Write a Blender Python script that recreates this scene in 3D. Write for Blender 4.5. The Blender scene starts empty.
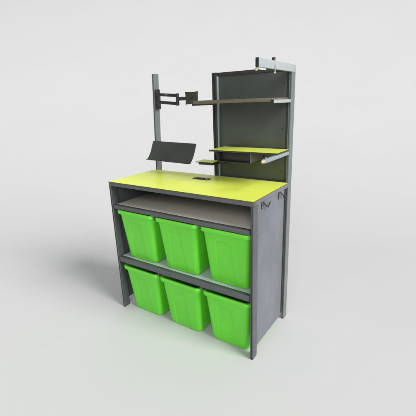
import bpy, bmesh, math, random
from mathutils import Vector, Matrix
random.seed(4)
S = bpy.context.scene
COL = S.collection
R = math.radians

# ------------------------------------------------------------------ materials
def new_mat(name):
    m = bpy.data.materials.new(name); m.use_nodes = True
    nt = m.node_tree
    return m, nt, nt.nodes['Principled BSDF']

def mat(name, col, rough=.5, metal=0., var=.08, scale=9., bump=0., bscale=300., rvar=.1, spec=.5, scratch=0., aniso=None, rand=False):
    """painted / moulded surface: slight patchy colour variation, uneven gloss, fine bump, faint scratches"""
    m, nt, b = new_mat(name)
    N, L = nt.nodes, nt.links
    tc = N.new('ShaderNodeTexCoord')
    src = tc.outputs['Object']
    if rand:      # every copy gets its own wear
        oi = N.new('ShaderNodeObjectInfo'); mu = N.new('ShaderNodeMath'); mu.operation = 'MULTIPLY'; mu.inputs[1].default_value = 37
        ad = N.new('ShaderNodeVectorMath'); ad.operation = 'ADD'
        L.new(oi.outputs['Random'], mu.inputs[0]); L.new(tc.outputs['Object'], ad.inputs[0]); L.new(mu.outputs[0], ad.inputs[1])
        src = ad.outputs[0]
    n1 = N.new('ShaderNodeTexNoise'); n1.inputs['Scale'].default_value = scale
    n1.inputs['Detail'].default_value = 6; n1.inputs['Roughness'].default_value = .62
    if aniso:
        mp = N.new('ShaderNodeMapping'); mp.inputs['Scale'].default_value = aniso
        L.new(src, mp.inputs[0]); L.new(mp.outputs[0], n1.inputs['Vector'])
    else:
        L.new(src, n1.inputs['Vector'])
    rp = N.new('ShaderNodeValToRGB')
    lo = [max(0, c*(1-var)) for c in col]; hi = [min(1, c*(1+var)) for c in col]
    rp.color_ramp.elements[0].position = .3; rp.color_ramp.elements[1].position = .7
    rp.color_ramp.elements[0].color = (*lo, 1); rp.color_ramp.elements[1].color = (*hi, 1)
    L.new(n1.outputs['Fac'], rp.inputs[0])
    colout = rp.outputs[0]
    if scratch:
        w = N.new('ShaderNodeTexNoise'); w.inputs['Scale'].default_value = 6; w.inputs['Detail'].default_value = 8
        mp2 = N.new('ShaderNodeMapping'); mp2.inputs['Scale'].default_value = (22, 22, 2.5); mp2.inputs['Rotation'].default_value = (.5, .35, .2)
        L.new(src, mp2.inputs[0]); L.new(mp2.outputs[0], w.inputs['Vector'])
        r2 = N.new('ShaderNodeValToRGB'); r2.color_ramp.elements[0].position = .64; r2.color_ramp.elements[1].position = .74
        r2.color_ramp.elements[0].color = (0, 0, 0, 1); r2.color_ramp.elements[1].color = (scratch,)*3 + (1,)
        L.new(w.outputs['Fac'], r2.inputs[0])
        mx = N.new('ShaderNodeMix'); mx.data_type = 'RGBA'
        L.new(r2.outputs[0], mx.inputs[0]); L.new(colout, mx.inputs[6])
        mx.inputs[7].default_value = (*[min(1, c*1.7+.03) for c in col], 1)
        colout = mx.outputs[2]
    L.new(colout, b.inputs['Base Color'])
    n2 = N.new('ShaderNodeTexNoise'); n2.inputs['Scale'].default_value = scale*2.3; n2.inputs['Detail'].default_value = 5
    L.new(src, n2.inputs['Vector'])
    mr = N.new('ShaderNodeMapRange'); mr.inputs[1].default_value = .3; mr.inputs[2].default_value = .7
    mr.inputs[3].default_value = max(.02, rough-rvar); mr.inputs[4].default_value = min(1, rough+rvar)
    L.new(n2.outputs['Fac'], mr.inputs[0]); L.new(mr.outputs[0], b.inputs['Roughness'])
    b.inputs['Metallic'].default_value = metal
    b.inputs['Specular IOR Level'].default_value = spec
    if bump:
        n3 = N.new('ShaderNodeTexNoise'); n3.inputs['Scale'].default_value = bscale; n3.inputs['Detail'].default_value = 3
        L.new(src, n3.inputs['Vector'])
        bp = N.new('ShaderNodeBump'); bp.inputs['Strength'].default_value = bump; bp.inputs['Distance'].default_value = .001
        L.new(n3.outputs['Fac'], bp.inputs['Height']); L.new(bp.outputs[0], b.inputs['Normal'])
    return m

M = {}
M['frame']   = mat('grey_powder_coat', (.100, .106, .110), .42, .25, .10, 7, .25, 420, .08, scratch=.35)
M['upright'] = mat('light_grey_upright', (.17, .185, .19), .42, .25, .08, 7, .2, 420, .08, scratch=.3)
M['panel']   = mat('grey_side_sheet', (.150, .164, .186), .38, .15, .20, 3.2, .2, 420, .10, scratch=.45)
M['back']    = mat('dark_green_grey_sheet', (.062, .073, .065), .32, .0, .16, 3, .2, 380, .10, scratch=.18)
M['dark']    = mat('charcoal_sheet', (.030, .034, .031), .50, .1, .14, 12, .3, 400, .08)
M['plate']   = mat('dark_grey_plate', (.052, .056, .051), .5, .1, .14, 9, .2, 400, .08)
M['black']   = mat('black_plastic', (.012, .012, .013), .45, 0, .1, 20, .2, 500, .08)
M['yellow']  = mat('yellow_laminate', (.80, .90, .115), .40, 0, .03, 5, .04, 260, .06, spec=.35, scratch=.10)
M['core']    = mat('brown_edge_band', (.10, .075, .04), .6, 0, .15, 30)
M['shelf']   = mat('beige_grey_laminate', (.62, .60, .51), .33, 0, .04, 5, .0, 260, .03)
M['steel_shelf'] = mat('pale_grey_sheet', (.56, .62, .61), .34, .2, .08, 6, .1, 300, .1)
M['inner']   = mat('olive_grey_sheet', (.13, .128, .105), .5, 0, .12, 5, .15, 300, .1)
M['green']   = mat('green_bin_plastic', (.125, .63, .030), .27, 0, .06, 6, .03, 240, .05, spec=.5, scratch=.16, rand=True)
M['alu']     = mat('brushed_grey_bar', (.43, .48, .48), .36, .30, .08, 10, .15, 200, .08, aniso=(1, 1, 14))
M['tan']     = mat('tan_brown_edge', (.135, .115, .075), .5, 0, .12, 14, .15, 200)
M['bronze']  = mat('mottled_dark_plate', (.050, .044, .034), .5, .3, .45, 70, .4, 160, .12)
M['strip']   = mat('pale_grey_profile', (.29, .33, .34), .4, .2, .08, 10, .15, 300, .08)
M['cream']   = mat('cream_plastic', (.52, .47, .31), .38, 0, .06, 40)
M['chrome']  = mat('bright_metal', (.62, .62, .60), .22, 1, .05, 40)
M['white']   = mat('white_glare', (.80, .80, .78), .4, 0, .03, 40)
M['backdrop'] = mat('studio_paper', (.60, .60, .60), .85, 0, .012, .9, .06, 500, .04, spec=.15)
bs = M['green'].node_tree.nodes['Principled BSDF']
bs.inputs['Subsurface Weight'].default_value = .12
bs.inputs['Subsurface Radius'].default_value = (.006, .02, .004)
bs.inputs['Subsurface Scale'].default_value = .4

# ------------------------------------------------------------------ mesh helpers
def box(bm, x0, x1, y0, y1, z0, z1, bev=.0012, mi=0, seg=2):
    v = [bm.verts.new((x, y, z)) for x in (x0, x1) for y in (y0, y1) for z in (z0, z1)]
    q = [(0,1,3,2), (4,6,7,5), (0,4,5,1), (2,3,7,6), (0,2,6,4), (1,5,7,3)]
    fs = [bm.faces.new([v[i] for i in f]) for f in q]
    for f in fs: f.material_index = mi
    if bev:
        es = list({e for f in fs for e in f.edges})
        bmesh.ops.bevel(bm, geom=es, offset=bev, segments=seg, affect='EDGES', profile=.5, material=-1)
    return fs

def poly_prism(bm, pts, axis, a0, a1, bev=0, mi=0):
    """extrude a closed 2-D outline along x, y or z"""
    def P(u, v, a):
        return {'x': (a, u, v), 'y': (u, a, v), 'z': (u, v, a)}[axis]
    A = [bm.verts.new(P(u, v, a0)) for u, v in pts]
    B = [bm.verts.new(P(u, v, a1)) for u, v in pts]
    n = len(pts)
    fs = [bm.faces.new(A), bm.faces.new(B[::-1])]
    for i in range(n):
        fs.append(bm.faces.new((A[i], B[i], B[(i+1) % n], A[(i+1) % n])))
    for f in fs: f.material_index = mi
    bmesh.ops.recalc_face_normals(bm, faces=fs)
    if bev:
        es = list({e for f in fs[:2] for e in f.edges})
        bmesh.ops.bevel(bm, geom=es, offset=bev, segments=2, affect='EDGES', profile=.5)

def slot_post(bm, x0, x1, y0, y1, z0, z1, gx=.008, depth=.005, front=True, sides=False):
    """post with a T-slot style groove down its front (and outer sides)"""
    cx, cy, h = (x0+x1)/2, (y0+y1)/2, gx/2
    r = .0015
    p = [(x0+r, y0)]
    if front: p += [(cx-h, y0), (cx-h, y0+depth), (cx+h, y0+depth), (cx+h, y0)]
    p += [(x1-r, y0), (x1, y0+r)]
    if sides: p += [(x1, cy-h), (x1-depth, cy-h), (x1-depth, cy+h), (x1, cy+h)]
    p += [(x1, y1-r), (x1-r, y1), (x0+r, y1), (x0, y1-r)]
    if sides: p += [(x0, cy+h), (x0+depth, cy+h), (x0+depth, cy-h), (x0, cy-h)]
    p += [(x0, y0+r)]
    poly_prism(bm, p, 'z', z0, z1)

def cyl(bm, a, b, r, n=20, r2=None, mi=0, cap=True):
    a, b = Vector(a), Vector(b); d = (b-a); L = d.length
    rot = d.to_track_quat('Z', 'Y').to_matrix().to_4x4()
    g = bmesh.ops.create_cone(bm, cap_ends=cap, segments=n, radius1=r, radius2=r if r2 is None else r2, depth=L,
                              matrix=Matrix.Translation((a+b)/2) @ rot)
    for f in {f for v in g['verts'] for f in v.link_faces}: f.material_index = mi

def ball(bm, c, r, mi=0):
    g = bmesh.ops.create_uvsphere(bm, u_segments=20, v_segments=12, radius=r, matrix=Matrix.Translation(c))
    for f in {f for v in g['verts'] for f in v.link_faces}: f.material_index = mi

def tube(bm, pts, r, n=10):
    pts = [Vector(p) for p in pts]; rings = []
    for i, p in enumerate(pts):
        t = (pts[min(i+1, len(pts)-1)] - pts[max(i-1, 0)]).normalized()
        s = t.cross(Vector((.31, .77, .55))).normalized(); u = s.cross(t)
        rings.append([bm.verts.new(p + r*(math.cos(2*math.pi*k/n)*s + math.sin(2*math.pi*k/n)*u)) for k in range(n)])
    for a, b in zip(rings, rings[1:]):
        for k in range(n): bm.faces.new((a[k], a[(k+1) % n], b[(k+1) % n], b[k]))
    bm.faces.new(rings[0][::-1]); bm.faces.new(rings[-1])

def obj(name, bm, mats, parent=None, smooth=True):
    bmesh.ops.recalc_face_normals(bm, faces=bm.faces)
    me = bpy.data.meshes.new(name); bm.to_mesh(me); bm.free()
    for m in (mats if isinstance(mats, (list, tuple)) else [mats]): me.materials.append(m)
    if smooth:
        for f in me.polygons: f.use_smooth = True
        me.set_sharp_from_angle(angle=R(38))
    o = bpy.data.objects.new(name, me); COL.objects.link(o)
    if parent: o.parent = parent
    return o

def B(): return bmesh.new()
def one(name, m, parent, *a, **k):
    bm = B(); box(bm, *a, **k); return obj(name, bm, m, parent)

# ------------------------------------------------------------------ setting: seamless paper sweep
FW = Vector((-.45, .893, 0)).normalized(); SD = Vector((.893, .45, 0)).normalized()
bm = B()
prof = [(-9.0, 0.0), (-3, 0), (0, 0), (.6, 0), (1.1, 0)]
rad = 7.5
for k in range(1, 65):
    a = math.pi/2*k/64
    prof.append((1.1 + rad*math.sin(a), rad*(1-math.cos(a))))
prof += [(1.1+rad, 8.5)]
org = Vector((.5, .2, 0)); prev = None
for t, z in prof:
    row = [bm.verts.new(org + FW*t + SD*s + Vector((0, 0, z))) for s in (-20, -8, 0, 8, 20)]
    if prev:
        for i in range(4): bm.faces.new((prev[i], prev[i+1], row[i+1], row[i]))
    prev = row
bd = obj('backdrop', bm, M['backdrop']); bd['kind'] = 'structure'

# ------------------------------------------------------------------ the workbench
W, D, H, T = 1.01, .437, .90, 1.528
bench = bpy.data.objects.new('workbench', None); COL.objects.link(bench)
bench.empty_display_size = .2
bench['label'] = 'grey metal workbench with yellow top, tall dark back panel and shelves over six green bins'
bench['category'] = 'workbench'

# front legs, rear legs (each its own part, with a plastic foot)
def leg(x0, x1, y0, y1, z1, **k):
    bm = B(); slot_post(bm, x0, x1, y0, y1, .006, z1, **k)
    o = obj('leg', bm, M['frame'], bench)
    bm = B(); box(bm, x0+.0008, x1-.0008, y0+.0008, y1-.0008, 0, .0062, bev=.001)
    obj('foot_cap', bm, M['black'], o)
    return o
leg(0, .016, 0, .05, .872, gx=.005)
leg(W-.016, W, 0, .05, .872, gx=.005)
leg(0, .016, .437, .487, .872, gx=.005)
for x0, x1 in ((.006, .022), (W-.026, W-.008)):
    bm = B(); slot_post(bm, x0, x1, .390, .434, .057, .872, front=False, sides=True); obj('rear_post', bm, M['dark'], bench)

# right rear upright, full height
bm = B(); slot_post(bm, W-.016, W, .437, .487, .006, T-.038, gx=.005)
up = obj('upright', bm, M['upright'], bench)
bm = B(); box(bm, W-.015, W-.001, .438, .486, 0, .0062, bev=.001); obj('foot_cap', bm, M['black'], up)

# left pole, leaning outwards a touch
bm = B(); slot_post(bm, 0, .016, .437, .487, .0, 1.548-.874, gx=.005)
pole = obj('pole', bm, M['upright'], bench)
pole.location = (.003, 0, .874); pole.rotation_euler = (0, R(2.6), 0)

# second upright that carries the back panel's left side
bm = B(); slot_post(bm, .509, .541, .439, .478, .80, 1.520, gx=.010)
obj('upright', bm, M['dark'], bench)

# back panel with a folded top rail
bm = B(); box(bm, .5415, W-.0165, .456, .466, .80, 1.500)
bp = obj('back_panel', bm, M['back'], bench)
bm = B(); box(bm, .5415, W-.0165, .451, .470, 1.4985, 1.519); obj('top_rail', bm, M['dark'], bp)
bm = B(); box(bm, .978, W-.0163, .449, .4555, .80, 1.498, bev=.001); obj('shadow_strip', bm, M['dark'], bp)  # dark strip paints the shadow where the panel meets the upright
bm = B(); box(bm, .5413, .549, .440, .4555, .80, 1.498, bev=.001); obj('lit_edge_strip', bm, M['strip'], bp)  # pale strip paints the lit right face of the dark upright
for z in (.96, 1.20, 1.44):
    bm = B(); cyl(bm, (.957, .4562, z), (.957, .4543, z), .0036, 12); obj('screw', bm, M['dark'], bp)

# worktop: yellow laminate on a brown edged board
bm = B()
fs = box(bm, -.002, W, -.002, .4365, .8962, .900, bev=.0)
for f in fs:
    if abs(f.calc_center_median().z - .900) > 1e-4: f.material_index = 1
wt = obj('worktop', bm, [M['yellow'], M['core']], bench, smooth=False)
bm = B(); box(bm, .0005, W-.0005, .0005, .022, .873, .8958); obj('front_rail', bm, M['frame'], wt)
bm = B(); box(bm, W-.022, W-.0008, .0225, .4362, .873, .8958); obj('side_rail', bm, M['panel'], wt)
bm = B(); box(bm, .0008, .022, .0225, .4362, .873, .8958); obj('side_rail', bm, M['frame'], wt)
bm = B(); box(bm, .0225, W-.0225, .0225, .4362, .876, .8957, bev=0); obj('underside', bm, M['inner'], wt)

# flush power socket let into the worktop
bm = B()
poly_prism(bm, [(.428, .330), (.440, .344), (.546, .341), (.556, .330), (.552, .292), (.440, .291)], 'z', .8995, .9022, bev=.0008)
sk = obj('power_socket', bm, M['black'], bench)
bm = B()
for x in (.455, .487, .519): box(bm, x, x+.026, .303, .329, .9023, .9052, bev=.002)
obj('socket_outlet', bm, M['dark'], sk)
bm = B(); box(bm, .532, .550, .298, .306, .9023, .9055, bev=.001); obj('switch', bm, M['chrome'], sk)

# side panels, back panel below, small end fittings
one('side_panel', M['panel'], bench, W-.010, W-.004, .0503, .3896, .056, .8725)
one('side_panel', M['frame'], bench, .004, .010, .0503, .3896, .056, .8725)
one('rear_sheet', M['inner'], bench, .0225, W-.027, .400, .405, .056, .8755)
# pale patch painting the yellow reflection low on the rear sheet in the open compartment
one('reflection_patch', M['tan'], bench, .58, .70, .3978, .3998, .835, .862, bev=.0004)

# shelves
def shelf(z0, z1, top_m):
    bm = B(); box(bm, .0225, W-.0225, .0262, .3995, z1-.014, z1)
    s = obj('shelf', bm, top_m, bench)
    bm = B(); box(bm, .0223, W-.0223, .002, .026, z0, z1+.0006); obj('front_rail', bm, M['frame'], s)
    return s
sh1 = shelf(.725, .749, M['shelf'])
sh2 = shelf(.354, .388, M['steel_shelf'])
# inverted T runners that hold the bins apart
for par, zt in ((sh1, .725), (sh2, .354)):
    for x in (.3565, .684):
        bm = B(); box(bm, x-.003, x+.003, .006, .395, zt-.020, zt-.0004, bev=.0006)
        box(bm, x-.008, x+.008, .006, .395, zt-.0235, zt-.0204, bev=.0006)
        obj('bin_runner', bm, M['frame'], par)

# bolts on the legs' outer faces
for y, z in ((.030, .885), (.030, .737), (.030, .371)):
    bm = B(); cyl(bm, (W-.0005, y, z), (W+.0016, y, z), .0040, 14); obj('bolt', bm, M['panel'], bench)

# bag hooks on the side panel
def hook(y, z, s=1.):
    x = W-.004
    bm = B(); box(bm, x, x+.003, y-.005*s, y+.005*s, z-.018*s, z+.020*s, bev=.001)
    hk = obj('hook', bm, M['dark'], bench)
    for dz in (.011, -.010):
        bm = B(); cyl(bm, (x+.003, y, z+dz*s), (x+.0045, y, z+dz*s), .003, 10); obj('screw', bm, M['chrome'], hk)
    return hk
def hook_wire(hk, pts, r=.0032):
    bm = B(); tube(bm, pts, r); obj('hook_wire', bm, M['dark'], hk)
h1 = hook(.096, .856)
x = W-.001
hook_wire(h1, [(x, .099, .871), (x, .106, .872), (x, .112, .868), (x+.008, .118, .855), (x+.014, .126, .846), (x+.016, .134, .842), (x+.014, .144, .846), (x+.012, .158, .852), (x+.010, .170, .858)])
h2 = hook(.310, .852)
hook_wire(h2, [(x, .313, .870), (x, .323, .872), (x, .332, .868), (x+.010, .338, .856), (x+.014, .343, .842), (x+.012, .350, .836), (x+.008, .356, .842), (x+.004, .358, .852)])

# ---- overhead beam along the right side with its fittings
one_b = B(); box(one_b, W-.0130, W+.0006, .040, .4875, 1.4905, 1.5275)
beam = obj('beam', one_b, M['alu'], bench)
one('end_cap', M['black'], beam, W-.0134, W+.0009, .0335, .0399, 1.490, 1.528, bev=.0015)
bm = B(); box(bm, W+.0007, W+.0040, .205, .213, 1.476, 1.534, bev=.0012); box(bm, W-.016, W+.0045, .203, .215, 1.5277, 1.532, bev=.0012)
cl = obj('strap_clamp', bm, M['chrome'], beam)
bm = B(); cyl(bm, (W-.006, .209, 1.532), (W-.006, .209, 1.541), .0085, 18); obj('clamp_knob', bm, M['black'], cl)
bm = B(); ball(bm, (W+.001, .209, 1.475), .0048); obj('clamp_tip', bm, M['cream'], cl)
bm = B(); cyl(bm, (W-.011, .048, 1.4903), (W-.011, .048, 1.478), .004, 12); ball(bm, (W-.014, .045, 1.482), .0062)
hk = obj('hanging_hook', bm, M['cream'], beam)
bm = B(); cyl(bm, (W-.008, .058, 1.485), (W-.008, .125, 1.485), .0036, 14); obj('glare_rod', bm, M['white'], hk)  # white rod paints the glare below the beam's front end

# ---- upper shelf at eye level on two arms
bm = B(); box(bm, .526, W-.0133, .214, .4290, 1.3460, 1.3635, bev=.0015)
us = obj('upper_shelf', bm, M['tan'], bench)
def arm(parent, x0, x1, y0, y1, z0, z1, m, cap='black'):
    bm = B(); box(bm, x0, x1, y0+.005, y1, z0, z1, bev=.0015)
    a = obj('arm', bm, m, parent)
    if cap: one('end_cap', M[cap], a, x0-.0006, x1+.0006, y0, y0+.0048, z0-.0006, z1+.0006, bev=.0015)
    return a
arm(us, W-.0125, W, .203, .4368, 1.3385, 1.3545, M['alu'])
arm(us, .514, .5255, .222, .4380, 1.337, 1.353, M['tan'])

# ---- yellow lower shelf with a cubby under it
bm = B()
fs = box(bm, .588, W-.001, .268, .4365, 1.0808, 1.0900, bev=0)
for f in fs:
    if abs(f.calc_center_median().z - 1.09) > 1e-4: f.material_index = 1
ls = obj('lower_shelf', bm, [M['yellow'], M['dark']], bench, smooth=False)
a = arm(ls, W-.0180, W, .118, .4368, 1.0605, 1.0803, M['strip'], cap=None)
bm = B(); cyl(bm, (W-.0090, .1225, 1.0705), (W-.0090, .112, 1.0705), .0090, 20); ball(bm, (W-.0090, .110, 1.0705), .0080)
obj('end_knob', bm, M['cream'], a)
bm = B(); cyl(bm, (W-.0090, .150, 1.0800), (W-.0090, .150, 1.0865), .004, 14); obj('peg', bm, M['chrome'], a)
arm(ls, .604, .618, .300, .4555, 1.064, 1.0805, M['dark'], cap=None)
cb = B()
x0, x1, y0, y1, z0, z1 = .640, .852, .278, .4365, 1.022, 1.0804
box(cb, x0, x1, y0, y1, z0, z0+.004, bev=.0006)
box(cb, x0, x0+.004, y0, y1, z0+.0042, z1, bev=.0006)
box(cb, x0+.0042, x1-.0042, y1-.004, y1, z0+.0042, z1, bev=.0006)
cub = obj('cubby', cb, M['dark'], ls)
one('side_cheek', M['inner'], cub, x1-.004, x1, y0-.0005, y1, z0+.0042, z1, bev=.0006)
bm = B(); box(bm, x0+.0043, x1-.0043, .300, .434, z0+.0044, z1-.003, bev=.001)
obj('cubby_shade', bm, M['black'], cub)  # black block stands in for the shade inside the open cubby

# ---- small yellow side tray
bm = B()
fs = box(bm, .436, .563, .338, .4295, .9965, 1.001, bev=0)
for f in fs:
    if abs(f.calc_center_median().z - 1.001) > 1e-4: f.material_index = 1
tr = obj('side_tray', bm, [M['yellow'], M['dark']], bench, smooth=False)
bm = B(); box(bm, .452, .556, .346, .4292, .982, .9963, bev=.003); obj('tray_base', bm, M['dark'], tr)
bm = B(); box(bm, .5632, .60, .415, .4294, .985, .9990, bev=.002); box(bm, .600, .640, .424, .4294, .985, .9995, bev=.002); obj('bracket', bm, M['dark'], tr)

# ---- tilted dark holder plate in front of the pole (curved sheet)
bm = B()
prof = []
for k in range(15):
    t = k/14
    y = .342 + .058*t - .016*math.sin(math.pi*t)*(-1) * .15 - .014*max(0, (.35-t)/.35)**1.5
    prof.append((y, .988 + .118*t))
th = .0022
outl = prof + [(y+th, z+th*.3) for y, z in reversed(prof)]
poly_prism(bm, outl, 'x', .030, .400)
hp = obj('holder_plate', bm, M['plate'], bench)
bm = B(); box(bm, .032, .398, .316, .3272, .9880, .9905, bev=.0006); obj('lip', bm, M['plate'], hp)
bm = B(); box(bm, .030, .052, .4030, .4365, 1.030, 1.075, bev=.003); obj('mount_block', bm, M['black'], hp)
bm = B(); box(bm, .039, .050, .3785, .4028, 1.042, 1.054, bev=.001); obj('mount_tab', bm, M['black'], hp)
hp.location = (-.018, 0, .004); hp.rotation_euler = (0, R(1.1), 0)

# ---- folding monitor arm on the pole
bm = B()
box(bm, .0505, .0580, .438, .482, 1.318, 1.448, bev=.0015)
box(bm, .0582, .0680, .432, .466, 1.335, 1.436, bev=.003)
for z in (1.327, 1.441): cyl(bm, (.0579, .46, z), (.0615, .46, z), .006, 14)
ma = obj('monitor_arm', bm, M['black'], bench)
bm = B()
def bar(a, b, w, h, bev=.002):
    a, b = Vector(a), Vector(b); d = b-a; L = d.length
    tb = B(); box(tb, 0, L, -w/2, w/2, -h/2, h/2, bev=bev)
    xa = d.normalized(); ya = Vector((0, 0, 1)).cross(xa).normalized(); za = xa.cross(ya)
    mt = Matrix((xa, ya, za)).transposed().to_4x4(); mt.translation = a
    bmesh.ops.transform(tb, matrix=mt, verts=tb.verts)
    me = bpy.data.meshes.new('t'); tb.to_mesh(me); tb.free(); bm.from_mesh(me); bpy.data.meshes.remove(me)
bar((.064, .438, 1.415), (.258, .412, 1.402), .016, .019)
bar((.064, .438, 1.367), (.258, .412, 1.352), .016, .019)
cyl(bm, (.262, .411, 1.340), (.262, .411, 1.414), .0105, 20)
obj('parallel_arm', bm, M['black'], ma)
bm = B(); box(bm, .155, .185, .4150, .4168, 1.408, 1.4125, bev=.0006); obj('badge', bm, M['chrome'], ma)
bm = B(); bar((.266, .410, 1.381), (.352, .402, 1.381), .012, .022); bm2 = bm
box(bm, .352, .400, .388, .402, 1.360, 1.402, bev=.003)
obj('swivel_bar', bm, M['dark'], ma)
bm = B()
cxp, czp, hw, hh = .3935, 1.382, .049, .0385
pts = []
cn = [(-1, -1), (1, -1), (1, 1), (-1, 1)]
for i in range(4):
    a, b = cn[i], cn[(i+1) % 4]
    for k in range(12):
        t = k/12
        u = a[0]+(b[0]-a[0])*t; v = a[1]+(b[1]-a[1])*t
        s = math.sin(math.pi*t)**.8 * .085
        if abs(a[1]-b[1]) < 1e-6: v *= 1-s*1.05
        else: u *= 1-s*.75
        pts.append((cxp+u*hw, czp+v*hh))
poly_prism(bm, pts, 'y', .384, .3875, bev=.0008)
vp = obj('monitor_plate', bm, M['bronze'], ma)
bm = B()
cyl(bm, (cxp, .3842, czp), (cxp, .3815, czp), .008, 18)
obj('screw', bm, M['black'], vp)

# ------------------------------------------------------------------ storage bins
def rrect(x0, x1, y0, y1, r, nx, ny, nc=7):
    """rounded rectangle outline, constant vertex count; starts on the front side"""
    p = []
    def line(a, b, n):
        for k in range(n): p.append((a[0]+(b[0]-a[0])*k/n, a[1]+(b[1]-a[1])*k/n))
    def arc(cx, cy, a0):
        for k in range(nc): 
            a = a0 + math.pi/2*k/nc; p.append((cx+r*math.cos(a), cy+r*math.sin(a)))
    line((x0+r, y0), (x1-r, y0), nx); arc(x1-r, y0+r, -math.pi/2)
    line((x1, y0+r), (x1, y1-r), ny); arc(x1-r, y1-r, 0)
    line((x1-r, y1), (x0+r, y1), nx); arc(x0+r, y1-r, math.pi/2)
    line((x0, y1-r), (x0, y0+r), ny); arc(x0+r, y0+r, math.pi)
    return p
def sstep(a, b, x):
    t = max(0, min(1, (x-a)/(b-a))); return t*t*(3-2*t)
BH = .331
def body_mesh():
    bm = B(); NX, NY = 84, 10; rows = []
    def ring(z, hx, yf, yb, r, relief=True):
        pts = rrect(-hx, hx, yf, yb, r, NX, NY); vs = []
        t = z/BH
        for i, (x, y) in enumerate(pts):
            dy = 0
            if relief and i < NX+1:
                # shallow recessed panel that widens towards the bottom, with a crease on each side
                xl = -.066 + .012*t; xr = .050 - .030*(t-.0)
                m = sstep(xl-.0035, xl+.0035, x)*(1-sstep(xr-.0035, xr+.0035, x))
                m *= 1-sstep(.245, .262, z)
                m *= sstep(.006, .022, z)
                dy = .0080*m
            vs.append(bm.verts.new((x, y+dy, z)))
        return vs
    nl = 44
    for (z, ins) in ((0, .012), (.0015, .006), (.005, .002)):     # rounded bottom edge
        rows.append(ring(z, .1195-ins, .043+ins, .365-ins, .026, False))
    for k in range(1, nl+1):
        t = k/nl; z = .010 + (BH-.030-.010)*t
        hx = .1205 + (.1405-.1205)*t; yf = .042 + (.011-.042)*t; yb = .366 + (.386-.366)*t
        rows.append(ring(z, hx, yf, yb, .027))
    rows.append(ring(BH-.004, .1425, .009, .388, .027, False))
    # inside
    rows.append(ring(BH-.004, .1395, .012, .385, .025, False))
    rows.append(ring(.006, .117, .046, .362, .023, False))
    n = len(rows[0])
    for a, b in zip(rows, rows[1:]):
        for i in range(n): bm.faces.new((a[i], a[(i+1) % n], b[(i+1) % n], b[i]))
    bm.faces.new(rows[0][::-1]); bm.faces.new(rows[-1])
    return bm
def rim_mesh():
    bm = B(); rows = []
    sec = [(.0004, BH-.0245), (.0108, BH-.0240), (.0122, BH-.022), (.0130, BH-.012), (.0128, BH-.004), (.0105, BH-.0005), (.006, BH), (.000, BH-.0008), (-.0022, BH-.004)]
    for off, z in sec:
        pts = rrect(-.1410-off, .1410+off, .0098-off, .3865+off, .026+off*.4, 30, 10)
        rows.append([bm.verts.new((x, y, z)) for x, y in pts])
    n = len(rows[0])
    for a, b in zip(rows, rows[1:]):
        for i in range(n): bm.faces.new((a[i], a[(i+1) % n], b[(i+1) % n], b[i]))
    return bm
labels = {(0, 0): 'green plastic bin in the upper row beside the left leg, on the pale shelf',
          (0, 1): 'green plastic bin in the middle of the upper row, between two others on the shelf',
          (0, 2): 'green plastic bin in the upper row beside the right side panel, on the shelf',
          (1, 0): 'green plastic bin on the floor beside the left leg, in the bottom row',
          (1, 1): 'green plastic bin on the floor in the middle of the bottom row',
          (1, 2): 'green plastic bin on the floor beside the right side panel, in the bottom row'}
root = bpy.data.objects.new('storage_bin', None); COL.objects.link(root); root.empty_display_size = .1
root['category'] = 'storage bin'; root['group'] = 'green bins stored under the workbench'
obj('tub', body_mesh(), M['green'], root); obj('rim', rim_mesh(), M['green'], root)
first = True
for row, z in ((0, .3895), (1, .001)):
    for c, x in enumerate((.1955, .517, .8345)):
        if first: r = root; first = False
        else:
            r = root.copy(); COL.objects.link(r)
            for ch in list(root.children):
                k = ch.copy(); COL.objects.link(k); k.parent = r
        r.location = (x + random.uniform(-.002, .002), random.uniform(-.003, .004), z)
        r.rotation_euler = (0, 0, R(random.uniform(-.7, .7)))
        r['label'] = labels[(row, c)]

# ------------------------------------------------------------------ camera
cam = bpy.data.cameras.new('camera'); co = bpy.data.objects.new('camera', cam); COL.objects.link(co)
r_ = Vector((0.83103082, 0.55525395, -0.03287594)); u_ = Vector((-0.13698208, 0.26158543, 0.95541037)); f_ = Vector((-0.53909525, 0.78947204, -0.29344539))
mw = Matrix((r_, u_, -f_)).transposed().to_4x4(); mw.translation = (1.70048, -1.39226, 1.35029)
co.matrix_world = mw
cam.sensor_width = 36; cam.lens = 29.624; cam.clip_start = .05; cam.clip_end = 200
S.camera = co

# ------------------------------------------------------------------ light
w = bpy.data.worlds.new('World'); S.world = w; w.use_nodes = True
bg = w.node_tree.nodes['Background']; bg.inputs[0].default_value = (.97, .985, 1, 1); bg.inputs[1].default_value = .36
def area(name, loc, aim, power, sx, sy, col=(1, 1, 1)):
    l = bpy.data.lights.new(name, 'AREA'); l.shape = 'RECTANGLE'; l.size = sx; l.size_y = sy; l.energy = power; l.color = col
    o = bpy.data.objects.new(name, l); COL.objects.link(o); o.location = loc
    o.rotation_euler = (Vector(aim)-Vector(loc)).to_track_quat('-Z', 'Y').to_euler()
    return o
def sun(name, az, el, strength, ang, col):
    l = bpy.data.lights.new(name, 'SUN'); l.energy = strength; l.angle = R(ang); l.color = col
    o = bpy.data.objects.new(name, l); COL.objects.link(o); o.location = (4, 0, 4)
    d = Vector((math.cos(R(az))*math.cos(R(el)), math.sin(R(az))*math.cos(R(el)), math.sin(R(el))))
    o.rotation_euler = (-d).to_track_quat('-Z', 'Y').to_euler()
sun('key_light', -3, 34, 3.65, 30, (1, .995, .985))
area('front_fill', (4.2, -7.5, 4.4), (-.8, 2.5, 1.3), 340, 4.5, 4.0)  # added fill lamp, brightens the bin fronts and the sweep

S.view_settings.view_transform = 'Standard'; S.view_settings.look = 'None'; S.view_settings.exposure = 0; S.view_settings.gamma = 1
S.cycles.max_bounces = 8
